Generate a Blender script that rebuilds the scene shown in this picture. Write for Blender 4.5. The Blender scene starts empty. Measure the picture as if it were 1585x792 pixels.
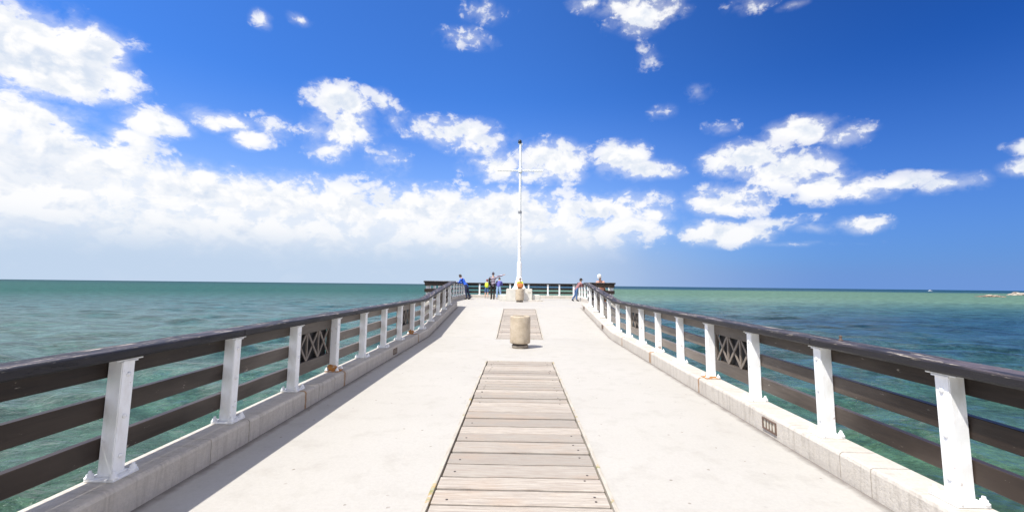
import bpy, bmesh, math, random
from mathutils import Vector, Matrix, noise
R=math.radians
random.seed(7)
sc=bpy.context.scene
COL=sc.collection

# ------------------------------------------------------------------ tunable colours (linear)
CLOUDW=(6.9,6.9,6.95)
CLOUDG=(4.7,5.25,6.15)
HAZEL=(3.6,4.5,5.75)      # horizon air on the left
HAZER=(1.10,2.15,4.75)      # horizon air on the right
TINTL=(.33,.74,1.42)
TINTR=(.085,.32,.82)
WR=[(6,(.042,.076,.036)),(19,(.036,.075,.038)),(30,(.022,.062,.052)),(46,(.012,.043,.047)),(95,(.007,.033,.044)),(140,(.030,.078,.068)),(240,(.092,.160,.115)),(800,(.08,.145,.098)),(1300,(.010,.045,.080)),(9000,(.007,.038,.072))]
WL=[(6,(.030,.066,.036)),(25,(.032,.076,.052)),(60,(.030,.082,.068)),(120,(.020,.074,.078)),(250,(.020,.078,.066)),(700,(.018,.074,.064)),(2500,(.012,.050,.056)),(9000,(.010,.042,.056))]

# ------------------------------------------------------------------ camera
CAMH=1.6
cam_d=bpy.data.cameras.new('camera'); cam=bpy.data.objects.new('camera',cam_d); COL.objects.link(cam)
cam_d.sensor_fit='HORIZONTAL'; cam_d.sensor_width=36; cam_d.lens=685.2/1585*36
cam_d.shift_x=0; cam_d.shift_y=-29.5/1585
cam_d.clip_start=.05; cam_d.clip_end=60000
PITCH,ROLL,YAW=.108,.0113,-.0174
c,s=math.cos(YAW),math.sin(YAW); A=Matrix(((c,-s,0),(s,c,0),(0,0,1)))
c,s=math.cos(PITCH),math.sin(PITCH); B=Matrix(((1,0,0),(0,c,s),(0,-s,c)))
c,s=math.cos(ROLL),math.sin(ROLL); C_=Matrix(((c,0,s),(0,1,0),(-s,0,c)))
M=C_@B@A                       # rows: right, forward, up
right,fwd,up=M[0],M[1],M[2]
cam.matrix_world=Matrix(((right[0],up[0],-fwd[0],0),(right[1],up[1],-fwd[1],0),(right[2],up[2],-fwd[2],CAMH),(0,0,0,1)))
sc.camera=cam

# ------------------------------------------------------------------ sun and exposure
SUN=Vector((-1.0,-.85,2.28)).normalized()
SUN_EL=math.asin(SUN.z); SUN_AZ=math.atan2(SUN.x,SUN.y)
ld=bpy.data.lights.new('sun','SUN'); ld.energy=4.3; ld.angle=R(.6); ld.color=(1,.965,.9)
lo=bpy.data.objects.new('sun',ld); COL.objects.link(lo); lo.rotation_euler=SUN.to_track_quat('Z','Y').to_euler()
sc.view_settings.view_transform='Standard'; sc.view_settings.look='None'
sc.view_settings.exposure=.55; sc.view_settings.gamma=1; sc.view_settings.use_curve_mapping=False

# ------------------------------------------------------------------ node helper
class NT:
    def __init__(s,tree): s.t=tree; tree.nodes.clear()
    def n(s,typ,**k):
        nd=s.t.nodes.new(typ)
        for a,v in k.items(): setattr(nd,a,v)
        return nd
    def put(s,sock,v):
        if isinstance(v,bpy.types.NodeSocket): s.t.links.new(v,sock)
        elif v is not None:
            if isinstance(v,(tuple,list)) and len(v)==3 and sock.type=='RGBA': v=(*v,1)
            sock.default_value=v
    def m(s,op,a,b=None,c=None,clamp=False):
        nd=s.n('ShaderNodeMath',operation=op,use_clamp=clamp)
        for i,v in enumerate((a,b,c)):
            if v is not None: s.put(nd.inputs[i],v)
        return nd.outputs[0]
    def vm(s,op,a,b=None):
        nd=s.n('ShaderNodeVectorMath',operation=op); s.put(nd.inputs[0],a)
        if b is not None: s.put(nd.inputs[1],b)
        return nd.outputs['Value'] if op in('LENGTH','DOT_PRODUCT','DISTANCE') else nd.outputs[0]
    def noise(s,vec,scale,detail=4,rough=.5,dist=0,dim='3D'):
        nd=s.n('ShaderNodeTexNoise',noise_dimensions=dim); s.put(nd.inputs['Vector'],vec)
        nd.inputs['Scale'].default_value=scale; nd.inputs['Detail'].default_value=detail
        nd.inputs['Roughness'].default_value=rough; nd.inputs['Distortion'].default_value=dist
        return nd.outputs[0]
    def mr(s,v,a,b,c=0,d=1,kind='LINEAR'):
        nd=s.n('ShaderNodeMapRange',interpolation_type=kind); s.put(nd.inputs[0],v)
        for i,x in enumerate((a,b,c,d)): s.put(nd.inputs[i+1],x)
        return nd.outputs[0]
    def mix(s,f,a,b,mode='MIX'):
        nd=s.n('ShaderNodeMix',data_type='RGBA',blend_type=mode); s.put(nd.inputs[0],f); s.put(nd.inputs[6],a); s.put(nd.inputs[7],b)
        return nd.outputs[2]
    def ramp(s,f,stops,interp='LINEAR'):
        nd=s.n('ShaderNodeValToRGB'); cr=nd.color_ramp; cr.interpolation=interp; s.put(nd.inputs[0],f)
        while len(cr.elements)<len(stops): cr.elements.new(.5)
        for e,(p,cc) in zip(cr.elements,stops): e.position=p; e.color=(*cc,1)
        return nd.outputs[0]
    def sep(s,v):
        nd=s.n('ShaderNodeSeparateXYZ'); s.put(nd.inputs[0],v); return nd.outputs
    def comb(s,x,y,z):
        nd=s.n('ShaderNodeCombineXYZ')
        for i,v in enumerate((x,y,z)): s.put(nd.inputs[i],v)
        return nd.outputs[0]
    def bump(s,h,strength,dist,normal=None):
        nd=s.n('ShaderNodeBump'); nd.inputs['Strength'].default_value=strength; nd.inputs['Distance'].default_value=dist
        s.put(nd.inputs['Height'],h)
        if normal is not None: s.put(nd.inputs['Normal'],normal)
        return nd.outputs[0]

# ------------------------------------------------------------------ sky with clouds (world)
W=bpy.data.worlds.new('World'); sc.world=W; W.cycles.sampling_method='MANUAL'; W.cycles.sample_map_resolution=512; W.use_nodes=True
w=NT(W.node_tree)
sky=w.n('ShaderNodeTexSky',sky_type='NISHITA'); sky.sun_disc=False
sky.sun_elevation=SUN_EL; sky.sun_rotation=SUN_AZ; sky.altitude=0; sky.air_density=1.0; sky.dust_density=.6; sky.ozone_density=2.2
tc=w.n('ShaderNodeTexCoord'); D=tc.outputs['Generated']
dx,dy,dz=w.sep(D)
az=w.m('MULTIPLY',w.m('ARCTAN2',dx,dy),180/math.pi)
el=w.m('MULTIPLY',w.m('ARCSINE',dz),180/math.pi)
side_=w.mr(az,-10,52,0,1,'SMOOTHSTEP')
skyc=w.mix(1.0,sky.outputs[0],w.mix(side_,TINTL,TINTR),'MULTIPLY')
HAZEC=w.mix(w.mr(az,-5,38,0,1,'SMOOTHSTEP'),HAZEL,HAZER)
# cloud space: azimuth/elevation in degrees, slightly warped by noise
q=w.comb(az,w.m('MULTIPLY',el,1.35),0.0)
wx=w.n('ShaderNodeTexNoise'); w.put(wx.inputs['Vector'],q); wx.inputs['Scale'].default_value=.16; wx.inputs['Detail'].default_value=3
warp=w.vm('MULTIPLY',w.vm('SUBTRACT',wx.outputs['Color'],(.5,.5,.5)),(3.6,2.0,0))
p=w.vm('ADD',w.comb(az,el,0.0),warp)
BLOBS=[(-50,19.5,5.5,3.4,1.2),
(-51.08,20.08,2.73,2.54,1.00),(-48.82,19.05,3.77,2.41,1.00),(-46.2,20.7,2.5,2.3,1.2),(-46.5,18.6,4.0,2.0,1.1),(-47.24,17.89,2.51,1.39,0.80),(-43.8,21.75,1.6,2.0,0.3),(-50.5,14.3,4.6,1.8,0.95),(-47.35,12.08,2.87,1.60,0.90),(-43.51,11.38,4.19,2.44,1.00),(-48.37,7.53,7.49,5.09,1.10),(-37.17,9.14,11.13,3.50,1.00),(-25.87,9.64,11.80,3.17,1.00),(-13.73,9.28,15.00,3.65,1.00),(-0.40,9.24,15.67,3.50,0.95),(10.45,9.59,10.08,2.61,0.85),(-34.01,5.30,22.55,3.15,0.90),(-4.57,6.26,20.83,2.92,0.85),(13.63,7.08,5.90,2.43,0.85),(16.77,8.60,3.83,1.59,0.70),(2.56,9.26,2.53,1.83,0.90),(-2.89,6.29,5.03,1.67,0.90),(-41.16,15.65,2.78,1.49,0.85),(-42.51,13.77,2.17,1.11,0.80),(-35.16,17.17,3.26,1.13,0.85),(-32.61,16.07,2.50,1.10,0.85),(-30.45,17.50,2.62,1.40,0.50),(-22.88,21.24,3.74,1.88,0.85),(-22.74,18.68,3.57,2.59,0.85),(-23.70,15.94,2.19,1.95,0.60),(-18.26,21.86,1.98,1.33,0.50),(-16.58,20.16,2.01,1.89,0.45),(-17.16,15.07,2.76,1.72,0.50),(-9.09,19.35,5.90,1.73,0.80),(-5.22,18.01,4.27,1.92,0.65),(-3.03,15.40,4.27,1.95,0.70),(4.66,15.83,4.91,2.43,0.95),(1.68,14.63,5.10,1.47,0.70),(12.97,15.94,3.63,2.37,1.00),(15.34,14.46,4.33,1.57,0.90),(18.81,14.00,2.27,1.08,0.70),(16.56,31.93,5.01,2.20,0.85),(12.86,33.15,4.20,1.29,0.70),(8.58,33.52,2.60,1.04,0.60),(-7.24,29.95,3.66,1.25,0.55),(-5.56,32.89,3.53,1.46,0.40),(-32.08,28.01,0.91,0.86,0.60),(-28.18,29.28,1.54,0.75,0.50),(28.50,30.24,3.38,0.97,0.45),(33.03,29.33,1.84,0.59,0.50),(22.31,22.78,1.91,1.06,0.50),(18.63,21.07,2.31,1.03,0.42),(25.16,18.22,1.95,1.01,0.45),(16.84,27.52,1.60,1.73,0.35),(27.40,14.45,4.51,2.31,1.10),(31.48,12.74,4.88,2.23,1.05),(32.60,16.73,3.72,1.62,0.90),(36.30,15.61,3.01,1.30,0.80),(34.63,10.97,3.67,1.76,0.95),(37.60,10.28,3.65,1.56,0.80),(41.11,10.44,4.24,0.99,0.70),(44.21,9.67,2.76,1.06,0.70),(25.19,10.09,4.65,2.09,1.00),(24.70,6.20,5.06,1.81,1.10),(29.35,7.23,5.66,0.94,0.55),(33.53,6.27,2.41,0.76,0.60),(37.64,6.59,2.37,0.98,0.95),(48.75,12.08,1.37,0.86,0.85),(48.43,10.28,1.45,0.98,0.70),(31.69,4.75,6.56,0.42,0.35),]
acc=None
for (a,e,ra,re,wt) in BLOBS:
    if a<6 and e>11 : ra,re,wt=ra*1.15,re*1.15,wt*1.08
    d=w.vm('LENGTH',w.vm('MULTIPLY',w.vm('SUBTRACT',p,(a,e,0)),(1/(ra*1.38),1/(re*1.38),0)))
    v=w.m('MULTIPLY_ADD',d,-wt,wt)
    v=w.m('MAXIMUM',v,0.0)
    acc=v if acc is None else w.m('MAXIMUM',acc,v)
f1=w.noise(q,.21,8,.6,.35); f2=w.noise(w.vm('ADD',q,(-1.3,1.9,0)),.21,4,.55,.35)
fine=w.noise(q,.9,5,.62,.5)
def puffs(scale,off):
    v_=w.n('ShaderNodeTexVoronoi',feature='F1'); w.put(v_.inputs['Vector'],w.vm('ADD',q,w.vm('ADD',w.vm('MULTIPLY',w.comb(f1,fine,0.0),(3.0,2.2,0)),off)))
    v_.inputs['Scale'].default_value=scale; v_.inputs['Detail'].default_value=1.5; v_.inputs['Roughness'].default_value=.55
    return v_.outputs['Distance']
pf=puffs(.34,(0,0,0)); pf2=puffs(.34,(-.5,.9,0))
dens=w.m('ADD',acc,w.m('MULTIPLY',w.m('SUBTRACT',f1,.5),1.95))
dens=w.m('ADD',dens,w.m('MULTIPLY',w.m('SUBTRACT',fine,.5),.8))
dens=w.m('ADD',dens,w.m('MULTIPLY',w.m('SUBTRACT',.42,pf),.42))
gate=w.mr(acc,.01,.16)
core=w.mr(dens,.03,.44,0,1,'SMOOTHSTEP')
veil=w.m('MULTIPLY',w.m('MULTIPLY',w.mr(dens,-.38,.3,0,1,'SMOOTHSTEP'),w.mr(acc,.08,.5)),.40)
mask=w.m('MULTIPLY',w.m('MAXIMUM',core,veil),gate)
mask=w.m('MULTIPLY',mask,w.mr(acc,.05,.6,.6,1.0))
lit=w.mr(w.m('ADD',w.m('SUBTRACT',f1,f2),w.m('MULTIPLY',w.m('SUBTRACT',pf2,pf),.16)),-.12,.10,0,1,'SMOOTHSTEP')
thick=w.mr(dens,.1,.8)
grey=w.m('MULTIPLY',w.m('SUBTRACT',1.0,lit),thick)
grey=w.m('MAXIMUM',grey,w.m('MULTIPLY',w.m('SUBTRACT',1.0,w.m('MULTIPLY',lit,.7)),w.mr(el,9,3.5,0,.85)))
ccol=w.mix(grey,CLOUDW,CLOUDG)
# thin stratus sheet behind the low bank
line=w.m('ADD',w.m('MULTIPLY_ADD',az,-.085,9.0),w.m('MULTIPLY',w.m('SUBTRACT',f1,.5),7.0))
sheet=w.m('MULTIPLY',w.mr(w.m('SUBTRACT',line,el),-.6,1.6,0,.86,'SMOOTHSTEP'),w.mr(az,17,8,0,1,'SMOOTHSTEP'))
# extra-bright clouds added outside the camera view to lift the shadow fill
away=w.m('MAXIMUM',w.mr(w.m('ABSOLUTE',az),58,70),w.mr(el,36.5,44))
D2=w.vm('MULTIPLY',D,(3.0,3.0,5.0))
fill_clouds=w.m('MULTIPLY',w.mr(w.noise(D2,1.0,5,.6,.4),.44,.56,0,.95,'SMOOTHSTEP'),away)
mask=w.m('MAXIMUM',mask,fill_clouds); ccol=w.mix(away,ccol,(11.5,11.0,10.4))
# pale air near the horizon
hz=w.m('POWER',w.mr(el,-1,24,1,0),1.7)
base=w.mix(hz,skyc,HAZEC)
base=w.mix(w.mr(el,3.5,0,0,1,'SMOOTHSTEP'),base,HAZEC)
base=w.mix(sheet,base,w.mix(w.mr(w.m('ADD',f2,w.m('MULTIPLY',w.m('SUBTRACT',.42,pf),.35)),.40,.62),(5.3,5.75,6.4),(6.9,6.9,7.0)))
colr=w.mix(mask,base,ccol)
low=w.mr(el,2.0,7.0,.9,0,'SMOOTHSTEP')
colr=w.mix(w.m('MULTIPLY',low,w.mr(az,28,10,0,1,'SMOOTHSTEP')),colr,HAZEC)
bg=w.n('ShaderNodeBackground'); bg.inputs[1].default_value=.1; w.put(bg.inputs[0],colr)
wo=w.n('ShaderNodeOutputWorld'); w.t.links.new(bg.outputs[0],wo.inputs[0])

# ------------------------------------------------------------------ materials
def mat(name,fn):
    m=bpy.data.materials.new(name); m.use_nodes=True; n=NT(m.node_tree)
    b=n.n('ShaderNodeBsdfPrincipled'); o=n.n('ShaderNodeOutputMaterial'); n.t.links.new(b.outputs[0],o.inputs[0])
    fn(n,b); return m
def P(n,b,col=None,rough=None,normal=None,spec=None,metal=None,coat=None):
    for k,v in (('Base Color',col),('Roughness',rough),('Normal',normal),('Specular IOR Level',spec),('Metallic',metal)):
        if v is not None: n.put(b.inputs[k],v)
def geo(n): return n.n('ShaderNodeNewGeometry').outputs['Position']
def plain(name,col,rough=.6,var=.12,scale=9,metal=0,bump=.0):
    def f(n,b):
        pos=geo(n); v=n.mr(n.noise(pos,scale,4,.6),.3,.7,1-var,1+var)
        P(n,b,n.mix(1,col,n.comb(v,v,v),'MULTIPLY'),rough,metal=metal)
        if bump: P(n,b,normal=n.bump(n.noise(pos,scale*4,4),bump,.01))
    return mat(name,f)

def f_deck(n,b):
    pos=geo(n)
    big=n.noise(pos,.45,5,.6); mid=n.noise(pos,3.2,6,.65); fine=n.noise(pos,38,4,.7)
    col=n.mix(n.mr(big,.3,.7),(.445,.424,.386),(.410,.388,.350))
    col=n.mix(n.mr(mid,.52,.72,0,.45),col,(.33,.305,.268))
    col=n.mix(n.mr(fine,.35,.7,0,.22),col,(.28,.255,.225))
    # old specks and drips
    vo=n.n('ShaderNodeTexVoronoi',voronoi_dimensions='2D'); n.put(vo.inputs['Vector'],pos); vo.inputs['Scale'].default_value=2.6; vo.inputs['Randomness'].default_value=1
    sp=n.m('MULTIPLY',n.mr(n.m('ADD',vo.outputs['Distance'],n.m('MULTIPLY',n.noise(pos,30,3),.08)),.075,.062),n.mr(n.noise(pos,1.1,3),.50,.54))
    col=n.mix(n.m('MULTIPLY',sp,.7),col,(.17,.14,.11))
    # grime strip collected along the foot of the kerbs
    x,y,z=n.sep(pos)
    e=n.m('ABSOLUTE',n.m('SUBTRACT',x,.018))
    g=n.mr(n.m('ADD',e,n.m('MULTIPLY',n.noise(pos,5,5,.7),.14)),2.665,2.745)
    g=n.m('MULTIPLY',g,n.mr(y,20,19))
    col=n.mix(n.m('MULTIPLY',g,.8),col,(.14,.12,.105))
    h=n.m('ADD',n.m('MULTIPLY',fine,.5),mid)
    P(n,b,col,.85,n.bump(h,.35,.01),.25)
M_deck=mat('pale_concrete',f_deck)

STAINS=[]
def f_kerb(n,b):
    pos=geo(n); x,y,z=n.sep(pos)
    big=n.noise(pos,1.1,5,.6)
    streak=n.noise(n.vm('MULTIPLY',pos,(1,6,.7)),3.0,5,.65)
    fine=n.noise(pos,45,4,.7)
    col=n.mix(n.mr(big,.3,.7),(.60,.555,.49),(.51,.465,.405))
    col=n.mix(n.mr(streak,.5,.72,0,.55),col,(.29,.25,.20))
    col=n.mix(n.mr(fine,.4,.7,0,.3),col,(.30,.28,.25))
    # rust runs below the four rustiest base plates
    for (sx,sy,wd) in ((-1,6.98,.045),(-1,5.72,.03),(-1,12.0,.05),(1,6.9,.035),(1,9.4,.09),(1,11.9,.05)):
        dd=n.m('ABSOLUTE',n.m('SUBTRACT',n.m('ADD',y,n.m('MULTIPLY',n.m('SUBTRACT',n.noise(pos,14,3),.5),.05)),sy))
        k=n.m('MULTIPLY',n.mr(dd,wd,wd*.35),n.mr(n.m('MULTIPLY',x,float(sx)),0,.1))
        k=n.m('MULTIPLY',k,n.mr(n.noise(n.vm('MULTIPLY',pos,(1,8,1)),6,3),.25,.6,.35,.95))
        col=n.mix(k,col,(.30,.145,.045))
    P(n,b,col,.9,n.bump(n.m('ADD',fine,n.m('MULTIPLY',n.noise(pos,9,5,.6),1.5)),.5,.012),.2)
M_kerb=mat('kerb_concrete',f_kerb)

def f_white(n,b):
    pos=geo(n)
    a=n.noise(n.vm('MULTIPLY',pos,(1,1,.35)),11,5,.65); c2=n.noise(pos,55,3,.6)
    col=n.mix(n.mr(a,.48,.7,0,.6),(.88,.885,.88),(.70,.68,.63))
    r=n.m('MULTIPLY',n.mr(n.noise(pos,7,6,.72),.635,.70),.85)
    col=n.mix(r,col,(.26,.12,.05))
    P(n,b,col,.42,n.bump(n.m('ADD',a,n.m('MULTIPLY',c2,.3)),.25,.008),.45)
M_white=mat('white_painted_steel',f_white)
def f_rust(n,b):
    pos=geo(n); a=n.noise(pos,22,5,.7)
    P(n,b,n.ramp(a,[(.3,(.60,.26,.05)),(.5,(.42,.17,.035)),(.62,(.50,.42,.33))]),.85,n.bump(a,.6,.01))
M_rust=mat('rusty_plate',f_rust)
def f_dark(n,b):
    pos=geo(n)
    g=n.noise(n.vm('MULTIPLY',pos,(6,.7,9)),4,5,.6); v=n.noise(n.vm('MULTIPLY',pos,(1,.35,1)),2.4,4)
    col=n.mix(n.mr(g,.3,.7),(.030,.021,.016),(.017,.012,.010))
    col=n.mix(n.mr(v,.42,.66,0,.75),col,(.050,.036,.028))
    yy_=n.m('ADD',n.sep(pos)[1],n.m('MULTIPLY',n.m('SUBTRACT',v,.5),5.0))
    wz=n.m('MULTIPLY',n.mr(yy_,3.6,9.5),n.mr(yy_,18.5,16.5))
    col=n.mix(wz,col,n.mix(n.mr(g,.3,.7),(.23,.195,.162),(.150,.125,.103)))
    chip=n.m('MULTIPLY',n.mr(n.noise(n.vm('MULTIPLY',pos,(1,.3,1.2)),17,6,.75),.655,.69),.8)
    col=n.mix(chip,col,(.42,.37,.31))
    P(n,b,col,.40,n.bump(g,.3,.006),.26)
M_dark=mat('dark_painted_board',f_dark)
def f_rail(n,b):
    pos=geo(n); nz=n.sep(n.n('ShaderNodeNewGeometry').outputs['Normal'])[2]
    st=n.vm('MULTIPLY',pos,(5,.55,5)); g=n.noise(st,5,6,.7)
    col=n.mix(n.mr(g,.3,.7),(.020,.017,.019),(.011,.010,.012))
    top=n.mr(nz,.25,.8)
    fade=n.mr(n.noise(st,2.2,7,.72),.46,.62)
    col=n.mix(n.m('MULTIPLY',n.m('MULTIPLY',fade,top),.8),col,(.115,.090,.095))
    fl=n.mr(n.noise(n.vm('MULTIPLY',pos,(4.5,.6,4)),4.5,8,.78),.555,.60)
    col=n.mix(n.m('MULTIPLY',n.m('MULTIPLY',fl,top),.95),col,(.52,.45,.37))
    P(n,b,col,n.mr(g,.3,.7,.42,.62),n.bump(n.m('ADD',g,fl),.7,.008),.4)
M_lat=plain('faded_lattice_timber',(.19,.158,.13),.55,.25,12,0,.3)
M_rail=mat('weathered_handrail_paint',f_rail)
M_black=plain('black_backing',(.012,.011,.011),.7)
def f_plank(n,b):
    tcn=n.n('ShaderNodeTexCoord'); pos=geo(n)
    at=n.n('ShaderNodeAttribute',attribute_name='plank'); r=at.outputs['Fac']
    off=n.comb(n.m('MULTIPLY',r,37.0),n.m('MULTIPLY',r,11.0),0.0)
    pp=n.vm('ADD',pos,off)
    g=n.noise(n.vm('MULTIPLY',pp,(1.0,16,1)),3.2,7,.68,.6); g2=n.noise(n.vm('MULTIPLY',pp,(1.2,34,1)),6,5,.6)
    big=n.noise(n.vm('MULTIPLY',pp,(1,2,1)),1.6,4)
    c1=n.mix(r,(.50,.45,.385),(.30,.275,.24))
    col=n.mix(n.mr(g,.35,.68),c1,(.30,.25,.21))
    col=n.mix(n.mr(g2,.55,.75,0,.6),col,(.15,.115,.09))
    col=n.mix(n.mr(big,.55,.75,0,.45),col,(.40,.29,.21))
    P(n,b,col,.85,n.bump(n.m('ADD',g,g2),.5,.006),.2)
M_plank=mat('weathered_plank',f_plank)
def f_trim(n,b):
    pos=geo(n); g=n.noise(n.vm('MULTIPLY',pos,(8,1,1)),4,5,.65)
    col=n.mix(n.mr(g,.3,.7),(.50,.46,.39),(.34,.30,.25))
    weed=n.m('MULTIPLY',n.mr(n.noise(pos,5.5,5,.7),.56,.64),.8)
    col=n.mix(weed,col,n.mix(n.mr(n.noise(pos,23,2),.45,.55),(.20,.21,.05),(.42,.27,.08)))
    P(n,b,col,.9,n.bump(g,.4,.008))
M_trim=mat('greyed_timber_edging',f_trim)
M_nail=plain('dark_bolt_head',(.05,.04,.035),.7)
M_gapbed=plain('near_black_gap_bed',(.018,.015,.012),1,.5,11)  # bed coloured near black so the gaps between planks read dark
def f_bin(n,b):
    pos=geo(n); a=n.noise(pos,6,5,.65); f=n.noise(pos,60,4,.7)
    vo=n.n('ShaderNodeTexVoronoi'); n.put(vo.inputs['Vector'],pos); vo.inputs['Scale'].default_value=75
    col=n.mix(n.mr(a,.35,.68),(.56,.475,.36),(.43,.35,.255))
    col=n.mix(n.mr(vo.outputs['Distance'],.25,.05,0,.55),col,(.24,.19,.14))
    col=n.mix(n.m('MULTIPLY',n.mr(n.noise(n.vm('MULTIPLY',pos,(1,1,.5)),5,5,.7),.55,.72),.6),col,(.21,.17,.13))
    P(n,b,col,.9,n.bump(n.m('ADD',f,vo.outputs['Distance']),.6,.01),.2)
M_bin=mat('exposed_aggregate',f_bin)
M_binfoot=plain('stained_concrete_foot',(.30,.26,.21),.9,.45,12,0,.4)
M_recess=plain('dark_recess',(.06,.05,.045),.9,.3,12)  # plain dark tone for the band between foot and drum
M_liner=plain('dark_liner',(.03,.03,.032),.6)
M_plinth=plain('whitewashed_concrete',(.62,.60,.54),.85,.12,3,0,.3)
M_mast=plain('white_mast_paint',(.86,.86,.85),.5,.02,3)
M_steel=plain('grey_galvanised_band',(.35,.35,.36),.45,.2,9,.6)
M_glassdk=plain('dark_lamp_lens',(.03,.035,.04),.15,.1,9)
M_frame=plain('rusty_brown_frame',(.15,.10,.075),.7,.3,20)
M_grille=plain('grey_grille',(.52,.49,.41),.5,.2,20)
M_skin=plain('skin',(.52,.32,.23),.55,.05)
M_hair=plain('dark_hair',(.035,.022,.016),.6)

def f_water(n,b):
    pos=geo(n); x,y,z=n.sep(pos)
    r=n.m('SQRT',n.m('ADD',n.m('MULTIPLY',x,x),n.m('MULTIPLY',y,y)))
    wp=n.noise(n.vm('MULTIPLY',pos,(.004,.012,0)),1.0,5,.6)
    wp2=n.noise(n.vm('MULTIPLY',pos,(.0008,.004,0)),1.0,5,.6)
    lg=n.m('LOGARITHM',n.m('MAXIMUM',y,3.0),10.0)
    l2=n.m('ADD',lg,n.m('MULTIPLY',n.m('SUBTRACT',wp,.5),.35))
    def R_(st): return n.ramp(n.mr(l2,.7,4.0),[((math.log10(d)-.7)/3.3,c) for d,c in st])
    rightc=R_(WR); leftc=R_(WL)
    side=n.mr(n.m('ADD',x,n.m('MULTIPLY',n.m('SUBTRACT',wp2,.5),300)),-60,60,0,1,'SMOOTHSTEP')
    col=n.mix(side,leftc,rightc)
    # drifting cat's-paws of wind-roughened, deeper tone
    cp=n.noise(n.vm('MULTIPLY',pos,(.012,.035,0)),1.0,6,.65)
    col=n.mix(n.mr(cp,.48,.66,0,.25),col,(.018,.070,.085))
    cp2=n.noise(n.vm('MULTIPLY',pos,(.06,.17,0)),1.0,5,.7)
    col=n.mix(n.mr(cp2,.5,.7,0,.16),col,(.05,.13,.10))
    # bump waves of several sizes; the small ones fade with distance
    def wv(sx,sy,sc_,det,amp,far):
        v=n.noise(n.vm('MULTIPLY',pos,(sx,sy,1)),sc_,det,.6,0)
        return n.m('MULTIPLY',v,n.mr(r,0,far,amp,amp*.15))
    h=n.m('ADD',wv(.8,1.2,1.5,5,.46,900),wv(.8,1.2,.42,3,.40,2500))
    h=n.m('ADD',h,wv(.7,1.5,4.6,4,.12,90))
    foam=n.m('MULTIPLY',n.mr(n.noise(n.vm('MULTIPLY',pos,(.35,1.0,1)),.55,6,.72),.735,.76),n.mr(r,25,120))
    col=n.mix(n.m('MULTIPLY',foam,.7),col,(.6,.66,.66))
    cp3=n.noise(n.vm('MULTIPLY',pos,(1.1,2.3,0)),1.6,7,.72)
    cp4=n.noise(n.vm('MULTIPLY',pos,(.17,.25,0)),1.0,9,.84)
    k3=n.m('MULTIPLY',n.mr(cp3,.40,.60,.78,1.25),n.mr(cp4,.435,.565,n.mr(r,15,60,.74,.55),n.mr(r,15,60,1.28,1.5))); col=n.mix(1,col,n.comb(k3,k3,k3),'MULTIPLY')  # light and dark reflections of wave facets, put into the base colour as grain
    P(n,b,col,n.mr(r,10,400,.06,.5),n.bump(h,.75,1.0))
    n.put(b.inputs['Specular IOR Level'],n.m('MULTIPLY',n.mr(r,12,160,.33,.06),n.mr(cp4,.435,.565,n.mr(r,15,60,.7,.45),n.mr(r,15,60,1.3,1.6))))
    b.inputs['IOR'].default_value=1.33
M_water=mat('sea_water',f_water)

# ------------------------------------------------------------------ mesh and object helpers
WPOS={}
def mesh_of(name,bm,m,smooth=False):
    me=bpy.data.meshes.new(name); bm.to_mesh(me); bm.free()
    for mm in (m if isinstance(m,list) else [m]): me.materials.append(mm)
    if smooth:
        for p_ in me.polygons: p_.use_smooth=smooth=='all' or len(p_.vertices)<=4
    return me
def link(name,me,parent=None,origin=(0,0,0),**props):
    o=bpy.data.objects.new(name,me); COL.objects.link(o); o0=Vector(origin)
    if parent is not None:
        o.parent=parent; o.location=o0-WPOS[parent.name]
    else: o.location=o0
    WPOS[o.name]=o0
    for k,v in props.items():
        if v is not None: o[k]=v
    return o
def part(name,bm,m,parent=None,origin=(0,0,0),smooth=False,**props):
    """bm is in world coordinates; the object's own origin is put at `origin`."""
    bmesh.ops.translate(bm,verts=bm.verts,vec=-Vector(origin))
    return link(name,mesh_of(name,bm,m,smooth),parent,origin,**props)
def thing(name,label,cat,loc,group=None):
    return link(name,None,None,loc,label=label,category=cat,group=group)
def box(bm,x0,x1,y0,y1,z0,z1,bev=0,T=None,seg=1):
    t=bmesh.new(); bmesh.ops.create_cube(t,size=1)
    for v in t.verts: v.co=Vector(((x0+x1)/2+v.co.x*(x1-x0),(y0+y1)/2+v.co.y*(y1-y0),(z0+z1)/2+v.co.z*(z1-z0)))
    if bev: bmesh.ops.bevel(t,geom=list(t.edges),offset=bev,segments=seg,affect='EDGES')
    if T:
        for v in t.verts: v.co=T(v.co)
    merge(bm,t)
def merge(bm,t):
    me=bpy.data.meshes.new('tmp'); t.to_mesh(me); t.free(); bm.from_mesh(me); bpy.data.meshes.remove(me)
def lathe(bm,prof,c=(0,0,0),n=32,T=None,a0=0):
    rows=[]
    for r,z in prof:
        rows.append([bm.verts.new((c[0]+r*math.cos(a0+2*math.pi*i/n),c[1]+r*math.sin(a0+2*math.pi*i/n),c[2]+z)) for i in range(n)])
    for a,b in zip(rows,rows[1:]):
        for i in range(n): bm.faces.new((a[i],a[(i+1)%n],b[(i+1)%n],b[i]))
    if prof[0][0]>1e-4: bm.faces.new(rows[0][::-1])
    if prof[-1][0]>1e-4: bm.faces.new(rows[-1])
    if T:
        for row in rows:
            for v in row: v.co=T(v.co)
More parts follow.
